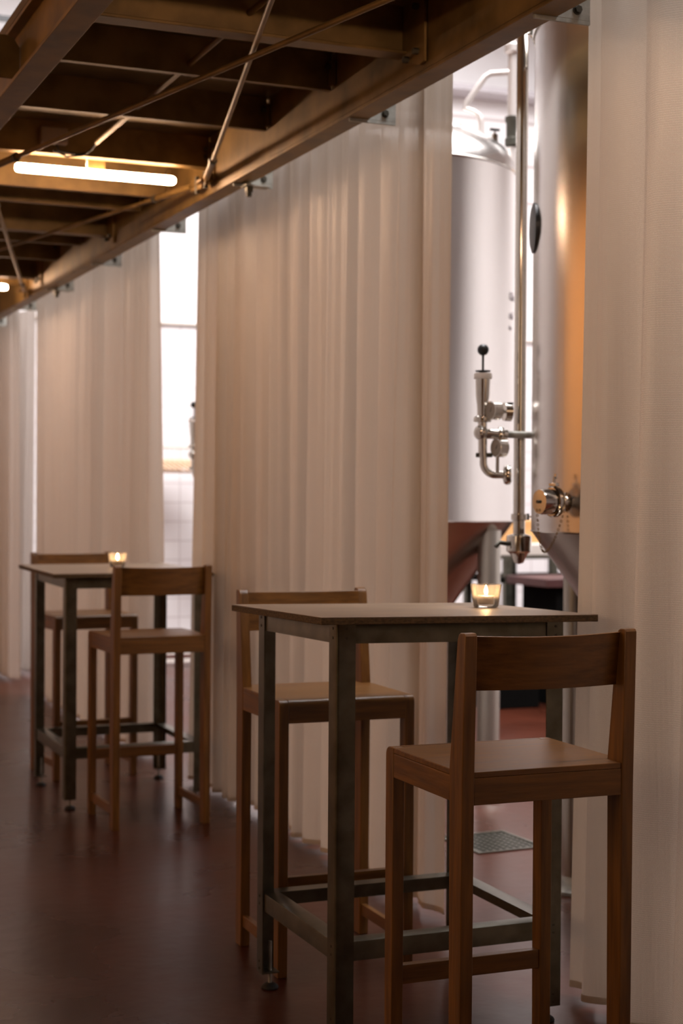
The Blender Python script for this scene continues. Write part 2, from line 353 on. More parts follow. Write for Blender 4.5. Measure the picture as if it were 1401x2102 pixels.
# bracing rods
def rod(y0, x0, y1, x1, z, label, sleeve=None, clev=None):
    o = thing('bracing_rod', label, 'rod', (x0, y0, z), group='crossed bracing rods')
    d = Vector((x1 - x0, y1 - y0, 0)); MB().cyl((0, 0, 0), d, 0.0085, seg=14).build('rod', M_GALV, o)
    n = d.normalized()
    for a, sg, ln in ((Vector((0, 0, 0)), 1, 0.30), (d, -1, 0.30)):
        MB().cyl(a + n * sg * 0.06, a + n * sg * (0.06 + ln), 0.0135, seg=12).build('turnbuckle', M_GALV, o)
        MB().cyl(a + n * sg * (0.065 + ln), a + n * sg * (0.09 + ln), 0.017, seg=6).build('nut', M_DARK, o, smooth=False)
        c = MB().box(-0.006, 0.006, -0.045, 0.045, -0.022, 0.022).build('clevis', M_GALV, o, bevel=0.003)
        c.location = a + n * sg * 0.02; c.rotation_euler = (0, 0, math.atan2(n.y, n.x) - PI / 2)
        MB().cyl((0, 0, -0.034), (0, 0, 0.034), 0.009, seg=6).build('pin', M_DARK, c, smooth=False)
    return o
ZR = 2.60
rod(5.98, 1.905, 2.37, 1.03, ZR + 0.004, 'steel bracing rod crossing the upper centre, rising to the top edge from the beam')
rod(6.12, 1.03, 2.37, 1.86, ZR - 0.018, 'dark steel bracing rod sloping from the lit tube to the upper right')
rod(6.06, 1.905, 9.95, 1.09, ZR + 0.004, 'thin steel bracing rod leading back left from the central knuckle on the beam')
rod(6.35, 1.13, 9.55, 1.905, ZR - 0.018, 'far steel bracing rod meeting the beam near the left edge')
for y, w_ in ((5.98, 'centre'), (9.62, 'far left')):
    g = thing('bracing_lug', 'steel lug plate bolted to the beam where the bracing rods meet, %s' % w_, 'bracket', (XW - 0.0005, y, 2.60))
    MB().prism([(0, -0.03), (-0.055, -0.03), (-0.055, 0.03), (0, 0.03)], 'z', -0.004, 0.004).build('lug', M_GALV, g, bevel=0.001)
    MB().box(-0.008, 0, -0.05, 0.05, 0.006, 0.13).build('back_plate', M_GALV, g)
    for dz in (0.035, 0.10):
        MB().cyl((-0.026, 0.02, dz), (-0.008, 0.02, dz), 0.010, seg=6).build('bolt', M_DARK, g, smooth=False)
# conduit and junction box
cn = thing('cable_conduit', 'slim metal conduit running under the deck toward the lit tube', 'conduit', (1.45, 3.2, 2.70))
MB().cyl((0, 0, 0), (0, 0.78, 0), 0.014, seg=14).build('sleeve', M_GALV, cn)
MB().cyl((0, 0.78, 0), (0, 2.72, 0), 0.009, seg=12).build('pipe', M_GALV, cn)
MB().tube([(0, 2.70, 0), (-0.01, 2.76, -0.02), (-0.04, 2.78, -0.04), (-0.10, 2.78, -0.05), (-0.15, 2.78, -0.03)], 0.004, 8).build('cable', M_RUBBER, cn)
jb = thing('junction_box', 'small grey junction box fixed to a joist above the lit tube', 'box', (1.30, 5.999, 2.725))
MB().box(-0.052, 0.052, -0.035, 0.0, -0.032, 0.032).build('box_body', plain('brown_grey_box', rgb(150, 128, 112), 0.5), jb, bevel=0.006)
MB().tube([(0.01, -0.018, -0.032), (0.02, -0.02, -0.055), (0.09, -0.02, -0.062), (0.14, -0.01, -0.05)], 0.0035, 8).build('cable', M_RUBBER, jb)
# tube lamps
for k, (y, lab) in enumerate(((6.07, 'glowing warm tube lamp hanging under the walkway joists'), (9.59, 'glowing tube lamp end just inside the left edge'), (2.55, 'glowing warm tube lamp above the nearest stool, over the frame'))):
    t = thing('tube_lamp', lab, 'lamp', (1.497, y, 2.612), group='tube lamps under the walkway')
    MB().lathe([(0, -0.325), (0.011, -0.325), (0.0165, -0.318), (0.018, -0.305), (0.018, 0.290), (0.0165, 0.303), (0.011, 0.310), (0, 0.310)], (0, 0, 0), 24, (1, 0, 0)).build('glowing_tube', M_TUBE, t)
    MB().box(-0.04, 0.03, 0.02, 0.032, 0.0, 0.172).build('hanger_bracket', M_GALV, t)
    MB().cyl((-0.045, 0.01, 0.024), (-0.045, 0.01, 0.172), 0.003, seg=8).build('cable', M_WHITEPL, t)
# curtain brackets
BR = [3.43, 4.60, 5.738, 6.874, 8.008, 9.091, 10.146, 11.155]
bl = ['at the top right edge', 'over the right part of the wide curtain', 'over the middle of the wide curtain', 'over the bright gap in the curtains', 'over the second curtain', 'over the left part of the second curtain', 'over the narrow gap at left', 'at the left edge of the picture']
for k, y in enumerate(BR):
    g = thing('curtain_bracket', 'pale galvanised bracket plate below the beam, ' + bl[k], 'bracket', (1.94, y, 2.545), group='curtain rail brackets')
    MB().box(0.0, 0.16, 0.0, 0.008, 0.0, 0.0095).build('plate_foot', M_PLATE, g)
    MB().box(0.066, 0.16, 0.0, 0.008, 0.0096, 0.20).build('plate', M_PLATE, g, bevel=0.0015)
    MB().cyl((0.122, -0.002, 0.034), (0.122, 0, 0.034), 0.0125, seg=20).build('washer', M_DARK, g)
    MB().cyl((0.122, -0.011, 0.034), (0.122, -0.002, 0.034), 0.0095, seg=6).build('bolt', M_DARK, g, smooth=False)
    if k in (2, 5):
        MB().box(0.03, 0.13, -0.06, -0.001, -0.006, 0.0).build('foot_plate', M_PLATE, g)
        MB().cyl((0.052, -0.03, -0.026), (0.052, -0.03, -0.006), 0.016, seg=6).build('nut', M_DARK, g, smooth=False)
        MB().cyl((0.052, -0.03, -0.044), (0.052, -0.03, -0.026), 0.011, seg=12).build('bolt', M_DARK, g)
rl = tag(MB().box(2.17, 2.21, 1.0, YF - 0.02, 2.775, 2.80).build('curtain_rail', M_GALV), 'steel curtain rail hidden above the curtains', 'rail')

# ------------------------------------------------------------------ curtains
def curtain(label, y0, y1, x0, amp, seed, zt=2.774, zb=0.025, flare0=0.0, flare1=0.0, group='sheer curtains', fold=(0.05, 0.13), lift=0.0):
    rn = random.Random(seed)
    # knots of the fold line
    ks = [0.0]; L = y1 - y0
    while ks[-1] < L: ks.append(ks[-1] + rn.uniform(*fold))
    kv = []; sg = 1
    for i in range(len(ks)):
        kv.append((sg * rn.uniform(0.35, 1.0), sg * rn.uniform(0.3, 1.0), rn.uniform(-0.03, 0.03), rn.uniform(-0.4, 0.4))); sg = -sg
    def ev(u, t):   # t: 0 bottom, 1 top
        i = max(0, min(len(ks) - 2, next((j for j in range(len(ks) - 1) if ks[j + 1] >= u), len(ks) - 2)))
        f = (u - ks[i]) / (ks[i + 1] - ks[i]); f = min(1, max(0, f))
        g = f * f * (3 - 2 * f); g = 0.72 * g + 0.28 * f
        a = kv[i][0] * t + kv[i][1] * (1 - t); b = kv[i + 1][0] * t + kv[i + 1][1] * (1 - t)
        return a + (b - a) * g
    nu = int(L / 0.0075); nz = 15
    bm = MB(); grid = []
    for j in range(nz + 1):
        t = j / nz; z = zb + (zt - zb) * t; row = []
        for i in range(nu + 1):
            u = L * i / nu
            us = u + 0.012 * math.sin(u * 5 + seed + t * 2.4) * (1 - t)
            q = i / nu
            a = amp * (0.75 + 0.45 * (1 - t))
            x = x0 + a * ev(us, t) + 0.02 * math.sin(u * 2.1 + seed) * (1 - t) + 0.0035 * math.sin(u * 95 + 4 * math.sin(u * 9)) * (0.5 + 0.5 * t) + 0.004 * math.sin(u * 41 + 3 * math.sin(u * 13 + seed) + t)
            y = y0 + u + (flare0 * (1 - q) + flare1 * q) * (1 - t) ** 1.5
            zz = z + (lift * math.sin(u * 6 + seed) * (1 - t) ** 8)
            row.append(bm.b.verts.new((x - x0, y - y0, zz)))
        grid.append(row)
    for j in range(nz):
        for i in range(nu): bm.b.faces.new((grid[j][i], grid[j][i + 1], grid[j + 1][i + 1], grid[j + 1][i]))
    o = thing('sheer_curtain', label, 'curtain', (x0, y0, 0), group=group)
    base = [tuple(v.co) for v in grid[0]]
    bm.build('fabric', M_CURT, o)
    hb = MB(); A = []; B = []
    for side in (-0.0016, 0.0016):
        lo = [hb.b.verts.new((p[0] + side, p[1], p[2] - 0.001)) for p in base]; hi = [hb.b.verts.new((p[0] + side, p[1], p[2] + 0.018)) for p in base]
        for i in range(len(lo) - 1): hb.b.faces.new((lo[i], lo[i + 1], hi[i + 1], hi[i]))
        A.append(lo); B.append(hi)
    for i in range(len(base) - 1): hb.b.faces.new((A[0][i], A[0][i + 1], A[1][i + 1], A[1][i]))
    hb.build('hem', M_CURT, o)
    return o
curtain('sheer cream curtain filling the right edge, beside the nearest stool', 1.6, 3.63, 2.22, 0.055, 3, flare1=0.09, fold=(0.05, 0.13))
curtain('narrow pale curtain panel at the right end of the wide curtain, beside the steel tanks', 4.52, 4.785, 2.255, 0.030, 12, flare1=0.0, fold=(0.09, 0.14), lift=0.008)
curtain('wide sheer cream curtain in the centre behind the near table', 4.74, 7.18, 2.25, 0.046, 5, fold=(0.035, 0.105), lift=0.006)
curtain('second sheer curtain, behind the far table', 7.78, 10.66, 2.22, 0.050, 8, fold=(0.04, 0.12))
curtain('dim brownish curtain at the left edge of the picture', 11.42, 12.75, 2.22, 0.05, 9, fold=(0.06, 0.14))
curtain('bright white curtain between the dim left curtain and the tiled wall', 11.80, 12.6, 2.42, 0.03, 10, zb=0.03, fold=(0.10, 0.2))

# ------------------------------------------------------------------ tables
def table(label, loc, rz, W, D, iL, iF, iR, iB, zt, tk=0.018):
    """zt(u, v): height of the top surface"""
    T = thing('bar_table', label, 'table', loc, rz, group='tall steel framed tables')
    P = lambda u, v, dz: (u, v, zt(u, v) + dz)
    cs = ((0, 0), (W, 0), (W, D), (0, D))
    bm = MB().hexa([P(u, v, -tk) for u, v in cs], [P(u, v, -0.0022) for u, v in cs]); tp = bm.build('tabletop', M_EDGE, T, bevel=0.0015)
    bm = MB().hexa([P(u, v, -0.0021) for u, v in cs], [P(u, v, 0) for u, v in cs]); bm.build('top_sheet', M_TOP, tp, bevel=0.0008)
    th, wl, hr = 0.004, 0.050, 0.268
    x0, x1, y0, y1 = iL, W - iR, iF, D - iB
    foot_z = 0.045
    for (cx, sx) in ((x0, 1), (x1, -1)):
        for (cy, sy) in ((y0, 1), (y1, -1)):
            zt_ = zt(cx, cy) - tk - 0.0005
            r_ = 0.007
            arc = [(r_ - r_ * math.sin(a), r_ - r_ * math.cos(a)) for a in [PI / 2 * k / 5 for k in range(6)]]
            # outer outline from (wl,0) round the corner to (0,wl) then back inside
            poly = [(wl, 0)] + [(u, v) for v, u in arc[::-1]][::-1] + [(0, wl), (th, wl), (th, r_), (r_, th), (wl, th)]
            poly = [(wl, 0), (r_, 0)] + [(r_ - r_ * math.sin(a), r_ - r_ * math.cos(a)) for a in [PI / 2 * k / 5 for k in range(1, 5)]] + [(0, r_), (0, wl), (th, wl), (th, r_), (r_, th), (wl, th)]
            pl = [(cx + sx * u, cy + sy * v) for u, v in poly]
            lg = MB().prism(pl, 'z', foot_z, zt_).build('leg', M_STEEL, T)
            for zz in (zt_ - 0.014, zt_ - 0.037, hr - 0.012, hr - 0.032, foot_z + 0.012, foot_z + 0.032):
                MB().cyl((cx + sx * wl * 0.5, cy - sy * 0.0012, zz), (cx + sx * wl * 0.5, cy + sy * 0.001, zz), 0.0035, seg=12).build('rivet', M_DARK, lg)
                MB().cyl((cx - sx * 0.0012, cy + sy * wl * 0.5, zz), (cx + sx * 0.001, cy + sy * wl * 0.5, zz), 0.0035, seg=12).build('rivet', M_DARK, lg)
            fx, fy = cx + sx * 0.030, cy + sy * 0.030
            MB().box(min(cx + sx * (th + .0003), cx + sx * wl), max(cx + sx * (th + .0003), cx + sx * wl), min(cy + sy * (th + .0003), cy + sy * wl), max(cy + sy * (th + .0003), cy + sy * wl), foot_z, foot_z + 0.004).build('foot_plate', M_STEEL, lg)
            ft = MB().lathe([(0, 0), (0.023, 0), (0.024, 0.003), (0.022, 0.008), (0.012, 0.015), (0, 0.016)], (fx, fy, 0)).build('rubber_foot', M_RUBBER, lg)
            MB().cyl((fx, fy, 0.012), (fx, fy, 0.13), 0.0048, seg=12).build('threaded_rod', M_PLATE, lg)
    e = 0.0045
    def rail(name, zf, h, flip=1):
        # four L profiles: horizontal flange on top, vertical flange outside
        a0, a1, b0, b1 = x0 + e, x1 - e, y0 + e, y1 - e; f = 0.046; t = 0.0035
        L0, L1 = a0 + 0.003, a1 - 0.003
        q = MB().prism([(b0, -h), (b0 + t, -h), (b0 + t, -t), (b0 + f, -t), (b0 + f, 0), (b0 + 0.003, 0), (b0 + 0.0008, -0.0008), (b0, -0.003)], 'x', L0, L1)
        for v in q.b.verts: v.co.z += zf(v.co.x, v.co.y)
        q.build(name, M_STEEL, T)
        q = MB().prism([(b1, -h), (b1 - t, -h), (b1 - t, -t), (b1 - f, -t), (b1 - f, 0), (b1, 0)], 'x', L0, L1)
        for v in q.b.verts: v.co.z += zf(v.co.x, v.co.y)
        q.build(name, M_STEEL, T)
        for xa, sg in ((a0, 1), (a1, -1)):
            q = MB().prism([(xa, -h), (xa + sg * t, -h), (xa + sg * t, -t), (xa + sg * f, -t), (xa + sg * f, 0), (xa + sg * 0.003, 0), (xa + sg * 0.0008, -0.0008), (xa, -0.003)], 'y', b0 + f + 0.0005, b1 - f - 0.0005)
            for v in q.b.verts: v.co.z += zf(v.co.x, v.co.y)
            q.build(name, M_STEEL, T)
    rail('apron', lambda u, v: zt(u, v) - tk - 0.0008, 0.050)
    rail('footrest_rail', lambda u, v: hr, 0.048)
    return T
table('tall steel table with brown top at the centre right, holding the near candle', (1.399, 3.469, 0), -0.004, 0.761, 0.673, 0.067, 0.067, 0.060, 0.0324, lambda u, v: 1.0696 - 0.0131 * u - 0.0185 * v)
table('tall steel table at the left behind the first one, holding the far candle', (1.45, 6.631, 0), -0.001, 0.712, 0.7554, 0.067, 0.067, 0.018, 0.0324, lambda u, v: 1.0224 + 0.0126 * v)

# ------------------------------------------------------------------ stools
Ws, Ds, Hs, Hb, RK = 0.4156, 0.394, 0.783, 1.074, 0.009
def make_stool():
    S = thing('bar_stool', 'x', 'stool', group='brown wooden bar stools')
    lw = 0.029
    def front_prof():
        r = 0.02; p = [(Ds - 0.040, 0.0), (Ds - 0.002, 0.0), (Ds, 0.30), (Ds, Hs - r)]
        p += [(Ds - r + r * math.cos(a), Hs - r + r * math.sin(a)) for a in [PI / 2 * k / 6 for k in range(1, 7)]]
        return p + [(Ds - 0.042, Hs)]
    def rear_prof():
        p = [(0.004, 0.0), (0.054, 0.0), (0.060, Hs - 0.07), (0.061, Hs), (0.026, Hb - 0.016), (0.020, Hb - 0.004), (0.012, Hb), (-RK + 0.005, Hb), (-RK, Hb - 0.006), (-0.004, Hs + 0.1), (0.0, Hs - 0.05)]
        return p
    for u in (0, Ws - lw):
        MB().prism(front_prof(), 'x', u, u + lw).build('front_leg', M_WOOD_V, S, bevel=0.002)
        MB().prism(rear_prof(), 'x', u, u + lw).build('rear_leg', M_WOOD_V, S, bevel=0.002)
        MB().box(u + 0.006, u + lw - 0.006, 0.053, Ds - 0.0395, 0.060, 0.095).build('side_stretcher', M_WOOD_D, S, bevel=0.0015)
        MB().box(u + 0.001, u + lw - 0.001, 0.0612, Ds - 0.0422, Hs - 0.068, Hs - 0.0132).build('side_apron', M_WOOD_D, S, bevel=0.0015)
    MB().box(lw + 0.0003, Ws - lw - 0.0003, Ds - 0.036, Ds - 0.014, 0.236, 0.280).build('front_stretcher', M_WOOD_U, S, bevel=0.0015)
    r = 0.018
    fp = [(Ds - 0.026, Hs - 0.066), (Ds - 0.001, Hs - 0.066)] + [(Ds - 0.001 - r + r * math.cos(a), Hs - r + r * math.sin(a)) for a in [PI / 2 * k / 6 for k in range(0, 7)]] + [(Ds - 0.026, Hs)]
    MB().prism(fp, 'x', lw + 0.0003, Ws - lw - 0.0003).build('front_apron', M_WOOD_U, S)
    MB().box(lw + 0.0003, Ws - lw - 0.0003, 0.002, 0.024, Hs - 0.070, Hs - 0.0132).build('rear_apron', M_WOOD_U, S, bevel=0.001)
    g = 0.0006
    seat = [(lw + g, 0.002), (Ws - lw - g, 0.002), (Ws - lw - g, 0.0615), (Ws - 0.001, 0.0615), (Ws - 0.001, Ds - 0.0424), (Ws - lw - g, Ds - 0.0424), (Ws - lw - g, Ds - 0.0264), (lw + g, Ds - 0.0264), (lw + g, Ds - 0.0424), (0.001, Ds - 0.0424), (0.001, 0.0615), (lw + g, 0.0615)]
    MB().prism(seat, 'z', Hs - 0.0130, Hs).build('seat', M_WOOD_U, S, bevel=0.0018)
    # curved back panel lying between the posts along their front edges
    def fe(z): return 0.061 + (z - Hs) / (Hb - 0.016 - Hs) * (0.026 - 0.061)
    b = MB(); nu, nz = 24, 6; u0, u1, z0, z1, tk = lw - 0.001, Ws - lw + 0.001, 0.950, 1.066, 0.012
    G = []
    for side in (0, 1):
        rows = []
        for j in range(nz + 1):
            z = z0 + (z1 - z0) * j / nz; row = []
            for i in range(nu + 1):
                f = i / nu; c = math.sin(PI * f)
                v = fe(z) - 0.004 - 0.028 * c - (tk if side else 0) * 1.0 + 0.004
                row.append(b.b.verts.new((u0 + (u1 - u0) * f, v, z - 0.003 * c * (j / nz))))
            rows.append(row)
        G.append(rows)
    F, Bk = G
    for j in range(nz):
        for i in range(nu):
            b.b.faces.new((F[j][i], F[j][i + 1], F[j + 1][i + 1], F[j + 1][i])); b.b.faces.new((Bk[j][i + 1], Bk[j][i], Bk[j + 1][i], Bk[j + 1][i + 1]))
    for i in range(nu):
        b.b.faces.new((F[nz][i], F[nz][i + 1], Bk[nz][i + 1], Bk[nz][i])); b.b.faces.new((F[0][i + 1], F[0][i], Bk[0][i], Bk[0][i + 1]))
    for j in range(nz):
        b.b.faces.new((F[j][0], F[j + 1][0], Bk[j + 1][0], Bk[j][0])); b.b.faces.new((F[j + 1][nu], F[j][nu], Bk[j][nu], Bk[j + 1][nu]))
    b.build('backrest', M_WOOD_U, S, bevel=0.0015)
    return S
st0 = make_stool()
def place(o, x, y, a, flip, label):
    if flip:   # given the near left corner of a stool that faces the camera
        x, y = x + Ws * math.cos(a) - Ds * math.sin(a), y + Ws * math.sin(a) + Ds * math.cos(a); a += PI
    o.location = (x, y, 0); o.rotation_euler = (0, 0, a); o['label'] = label
place(st0, 1.496, 2.924, -0.011, False, 'nearest brown wooden bar stool, seen from behind in front of the near table')
place(copy_tree(st0), 1.546, 4.145, -0.019, True, 'brown wooden bar stool on the far side of the near table, against the wide curtain')
place(copy_tree(st0), 1.605, 6.215, 0.029, False, 'brown wooden bar stool seen from behind in front of the far left table')
place(copy_tree(st0), 1.628, 7.402, 0.096, True, 'brown wooden bar stool behind the far left table, back rest above the top')

# ------------------------------------------------------------------ candles
def candle(x, y, z, label, r=0.043, h=0.064):
    c = thing('tealight_holder', label, 'candle holder', (x, y, z), group='glass tealight holders')
    rb_ = r * 0.80
    MB().lathe([(0, 0), (rb_ - 0.004, 0), (rb_, 0.004), (r, h), (r - 0.004, h), (rb_ - 0.004, 0.010), (0, 0.009)], seg=48).build('glass', M_GLASS, c)
    cup = MB().lathe([(0, 0.0095), (0.027, 0.0095), (0.0285, 0.012), (0.0292, 0.032), (0.028, 0.032), (0.0275, 0.027), (0, 0.027)]).build('tealight', M_ALU, c)
    MB().lathe([(0, 0.0272), (0.0272, 0.0272), (0.0272, 0.0292), (0, 0.0290)]).build('wax', M_WAX, cup)
    MB().cyl((0, 0, 0.029), (0, 0, 0.036), 0.0007, seg=6).build('wick', M_BLACK, cup)
    MB().lathe([(0, 0.034), (0.0038, 0.038), (0.0052, 0.043), (0.0042, 0.050), (0.0018, 0.058), (0, 0.062)], seg=20).build('flame', M_FLAME, cup)
    l = bpy.data.lights.new('candle_light', 'POINT'); l.energy = 0.55; l.color = (1, 0.55, 0.22); l.shadow_soft_size = 0.006
    lo = bpy.data.objects.new('candle_light', l); COL.objects.link(lo); lo.location = (0, 0, 0.052); lo.parent = c
    return c
def zt1(x, y): return 1.0696 - 0.0131 * (x - 1.399) - 0.0185 * (y - 3.469)
def zt2(x, y): return 1.0224 + 0.0126 * (y - 6.631)
candle(2.045, 3.86, zt1(2.045, 3.86) + 0.0004, 'clear glass tealight holder burning on the near table')
candle(1.848, 7.097, zt2(1.848, 7.097) + 0.0004, 'clear glass tealight holder burning on the far left table')

# ------------------------------------------------------------------ tanks
def tank(x, y, R, label):
    T = thing('conical_tank', label, 'tank', (x, y, 0), group='stainless conical tanks')
    MB().lathe([(R, 1.252), (R, 2.85)], seg=128).build('body', M_TANK, T)
    MB().lathe([(R * 1.0005, 2.85), (R * 0.985, 2.90), (R * 0.92, 2.965), (R * 0.75, 3.035), (R * 0.5, 3.085), (R * 0.25, 3.11), (0, 3.115)], seg=96).build('dome', M_TANK, T)
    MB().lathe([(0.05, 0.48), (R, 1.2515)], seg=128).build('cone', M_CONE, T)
    MB().torus((0, 0, 1.2518), R, 0.003, seg=128).build('seam', M_CHROME, T)
    MB().torus((0, 0, 2.85), R + 0.002, 0.006, seg=128).build('shoulder_ring', M_CHROME, T)
    MB().lathe([(0.05, 0.48), (0.05, 0.38), (0.065, 0.38), (0.065, 0.36), (0, 0.36)], seg=32).build('outlet', M_CHROME, T)
    MB().lathe([(0.17, 3.09), (0.17, 3.15), (0.15, 3.165), (0, 3.17)], seg=48).build('manway', M_TANK, T)
    MB().torus((0, 0, 3.085), 0.27, 0.016, seg=48).build('top_ring', M_CHROME, T)
    return T
t1 = tank(3.063, 4.193, 0.60, 'tall stainless conical tank at the right, reflecting an orange glow, half behind the curtain')
t2 = tank(3.042, 6.749, 0.60, 'bright stainless conical tank behind the first one, dome visible below the beam')
def tleg(T, px, py, r):
    lg = MB().cyl((px, py, 0.06), (px, py, 0.48 + (math.hypot(px, py) - 0.05) / 0.55 * 0.77 + 0.03), r, seg=28).build('leg', M_LEG, T)
    MB().lathe([(0, 0), (r * 1.6, 0), (r * 1.65, 0.012), (r * 1.2, 0.03), (r * 1.05, 0.06), (0, 0.06)], (px, py, 0), 28).build('foot_pad', M_PLATE, lg)
for px, py in ((-0.235, 0.50), (-0.50, -0.235), (0.235, -0.50), (0.50, 0.235)): tleg(t1, px, py, 0.038)
for px, py in ((0.304, -0.46), (-0.46, -0.304), (0.46, 0.304), (-0.304, 0.46)): tleg(t2, px, py, 0.052)
# printing on the second tank
def text_verts(body, size):
    cu = bpy.data.curves.new('lettering', 'FONT'); cu.body = body; cu.size = size; cu.extrude = 0.001
    o = bpy.data.objects.new('lettering', cu); COL.objects.link(o)
    bpy.context.view_layer.update()
    me = bpy.data.meshes.new_from_object(o.evaluated_get(bpy.context.evaluated_depsgraph_get()))
    bpy.data.objects.remove(o); bpy.data.curves.remove(cu); return me
def on_tank(ang, z, R=0.603): return (R * math.cos(ang), R * math.sin(ang), z)
aa = math.radians(-47)
for k, (tx, z, sz) in enumerate((('Cle', 2.255, 0.055), ('rai', 2.17, 0.055), ('fer', 2.12, 0.03))):
    me = text_verts(tx, sz)
    for v in me.vertices:
        a_ = aa + v.co.x / 0.60; rr = 0.6015 + v.co.z; zz = z + v.co.y
        v.co = (rr * math.cos(a_), rr * math.sin(a_), zz)
    me.materials.clear(); me.materials.append(M_INK)
    o = bpy.data.objects.new('lettering', me); COL.objects.link(o); o.parent = t2
# manhole glass disc on tank 1's left side
a_ = math.radians(157)
MB().lathe([(0.08, 0), (0.08, 0.03), (0.065, 0.035), (0, 0.035)], on_tank(a_, 2.22, 0.575), 40, (math.cos(a_), math.sin(a_), 0)).build('side_port', M_BLACK, t1)

# racking port on tank 1
nv = Vector((-0.996, -0.088, 0)).normalized()
P_ = thing('racking_port', 'capped stainless side port with clamp and chain on the right tank', 'valve', (2.466, 4.141, 1.346), math.atan2(nv.y, nv.x)); P_.scale = (0.86, 0.86, 0.86)
MB().lathe([(0.034, 0.001), (0.021, 0.006), (0.020, 0.045)], seg=32, axis=(1, 0, 0)).build('stub_pipe', M_CHROME, P_)
MB().lathe([(0.020, 0.040), (0.052, 0.042), (0.054, 0.046), (0.054, 0.062), (0.050, 0.066), (0.02, 0.067)], seg=40, axis=(1, 0, 0)).build('clamp_ring', M_CHROME, P_)
MB().lathe([(0.02, 0.060), (0.044, 0.068), (0.045, 0.105), (0.042, 0.116), (0, 0.118)], seg=40, axis=(1, 0, 0)).build('end_cap', M_CHROME, P_)
w_ = MB().box(0.045, 0.063, -0.02, 0.02, 0.054, 0.066).build('clamp_lug', M_CHROME, P_, bevel=0.002)
MB().cyl((0.054, 0.0, 0.066), (0.054, 0.0, 0.088), 0.005, seg=12).build('bolt', M_CHROME, w_)
MB().box(0.046, 0.050, -0.006, 0.006, 0.08, 0.098).build('wing_nut', M_CHROME, w_)
MB().cyl((0.118, 0, 0), (0.126, 0, 0), 0.006, seg=12).build('cap_stud', M_DARK, P_)
ch = MB(); pts = []
for i in range(33):
    t = i / 32; xx = 0.124 - 0.118 * t; zz = -0.005 - 0.155 * (1 - (2 * t - 0.95) ** 2) * (1.0 if t < .6 else 1.0) - 0.035 * t
    pts.append(Vector((xx, -0.035 * math.sin(PI * t) - 0.002, zz)))
for i in range(32):
    d = (pts[i + 1] - pts[i]).normalized(); c_ = (pts[i] + pts[i + 1]) / 2
    ax = Vector((0, 1, 0)) if i % 2 else d.cross(Vector((0, 1, 0)))
    ch.torus(c_, 0.0042, 0.0012, ax if ax.length > .1 else (1, 0, 0), 10, 6)
ch.build('chain', M_GALV, P_)

# vertical transfer pipe beside tank 1
vp = thing('transfer_pipe', 'polished vertical steel pipe beside the right tank', 'pipe', (2.645, 4.755, 0))
MB().cyl((0, 0, 1.235), (0, 0, 4.2), 0.0205, seg=32).build('pipe', M_CHROME, vp)
MB().lathe([(0.0208, 1.235), (0.042, 1.228), (0.043, 1.222), (0.043, 1.175), (0.030, 1.165), (0.016, 1.135), (0, 1.13)], seg=36).build('end_valve', M_CHROME, vp)
MB().tube([(-0.04, 0.0, 1.20), (-0.075, 0.0, 1.205), (-0.09, 0.0, 1.19)], 0.008, 10).build('valve_handle', M_DARK, vp)
for z in (1.292, 2.95):
    cl = MB().lathe([(0.0208, z - 0.012), (0.028, z - 0.010), (0.028, z + 0.010), (0.0208, z + 0.012)], seg=28).build('pipe_clamp', M_CHROME, vp)
    MB().cyl((0.026, 0.01, z), (0.12, 0.10, z), 0.003, seg=8).build('stay', M_GALV, cl)
    MB().cyl((0.026, -0.012, z - 0.01), (0.026, -0.012, z + 0.012), 0.006, seg=8).build('bolt', M_DARK, cl)

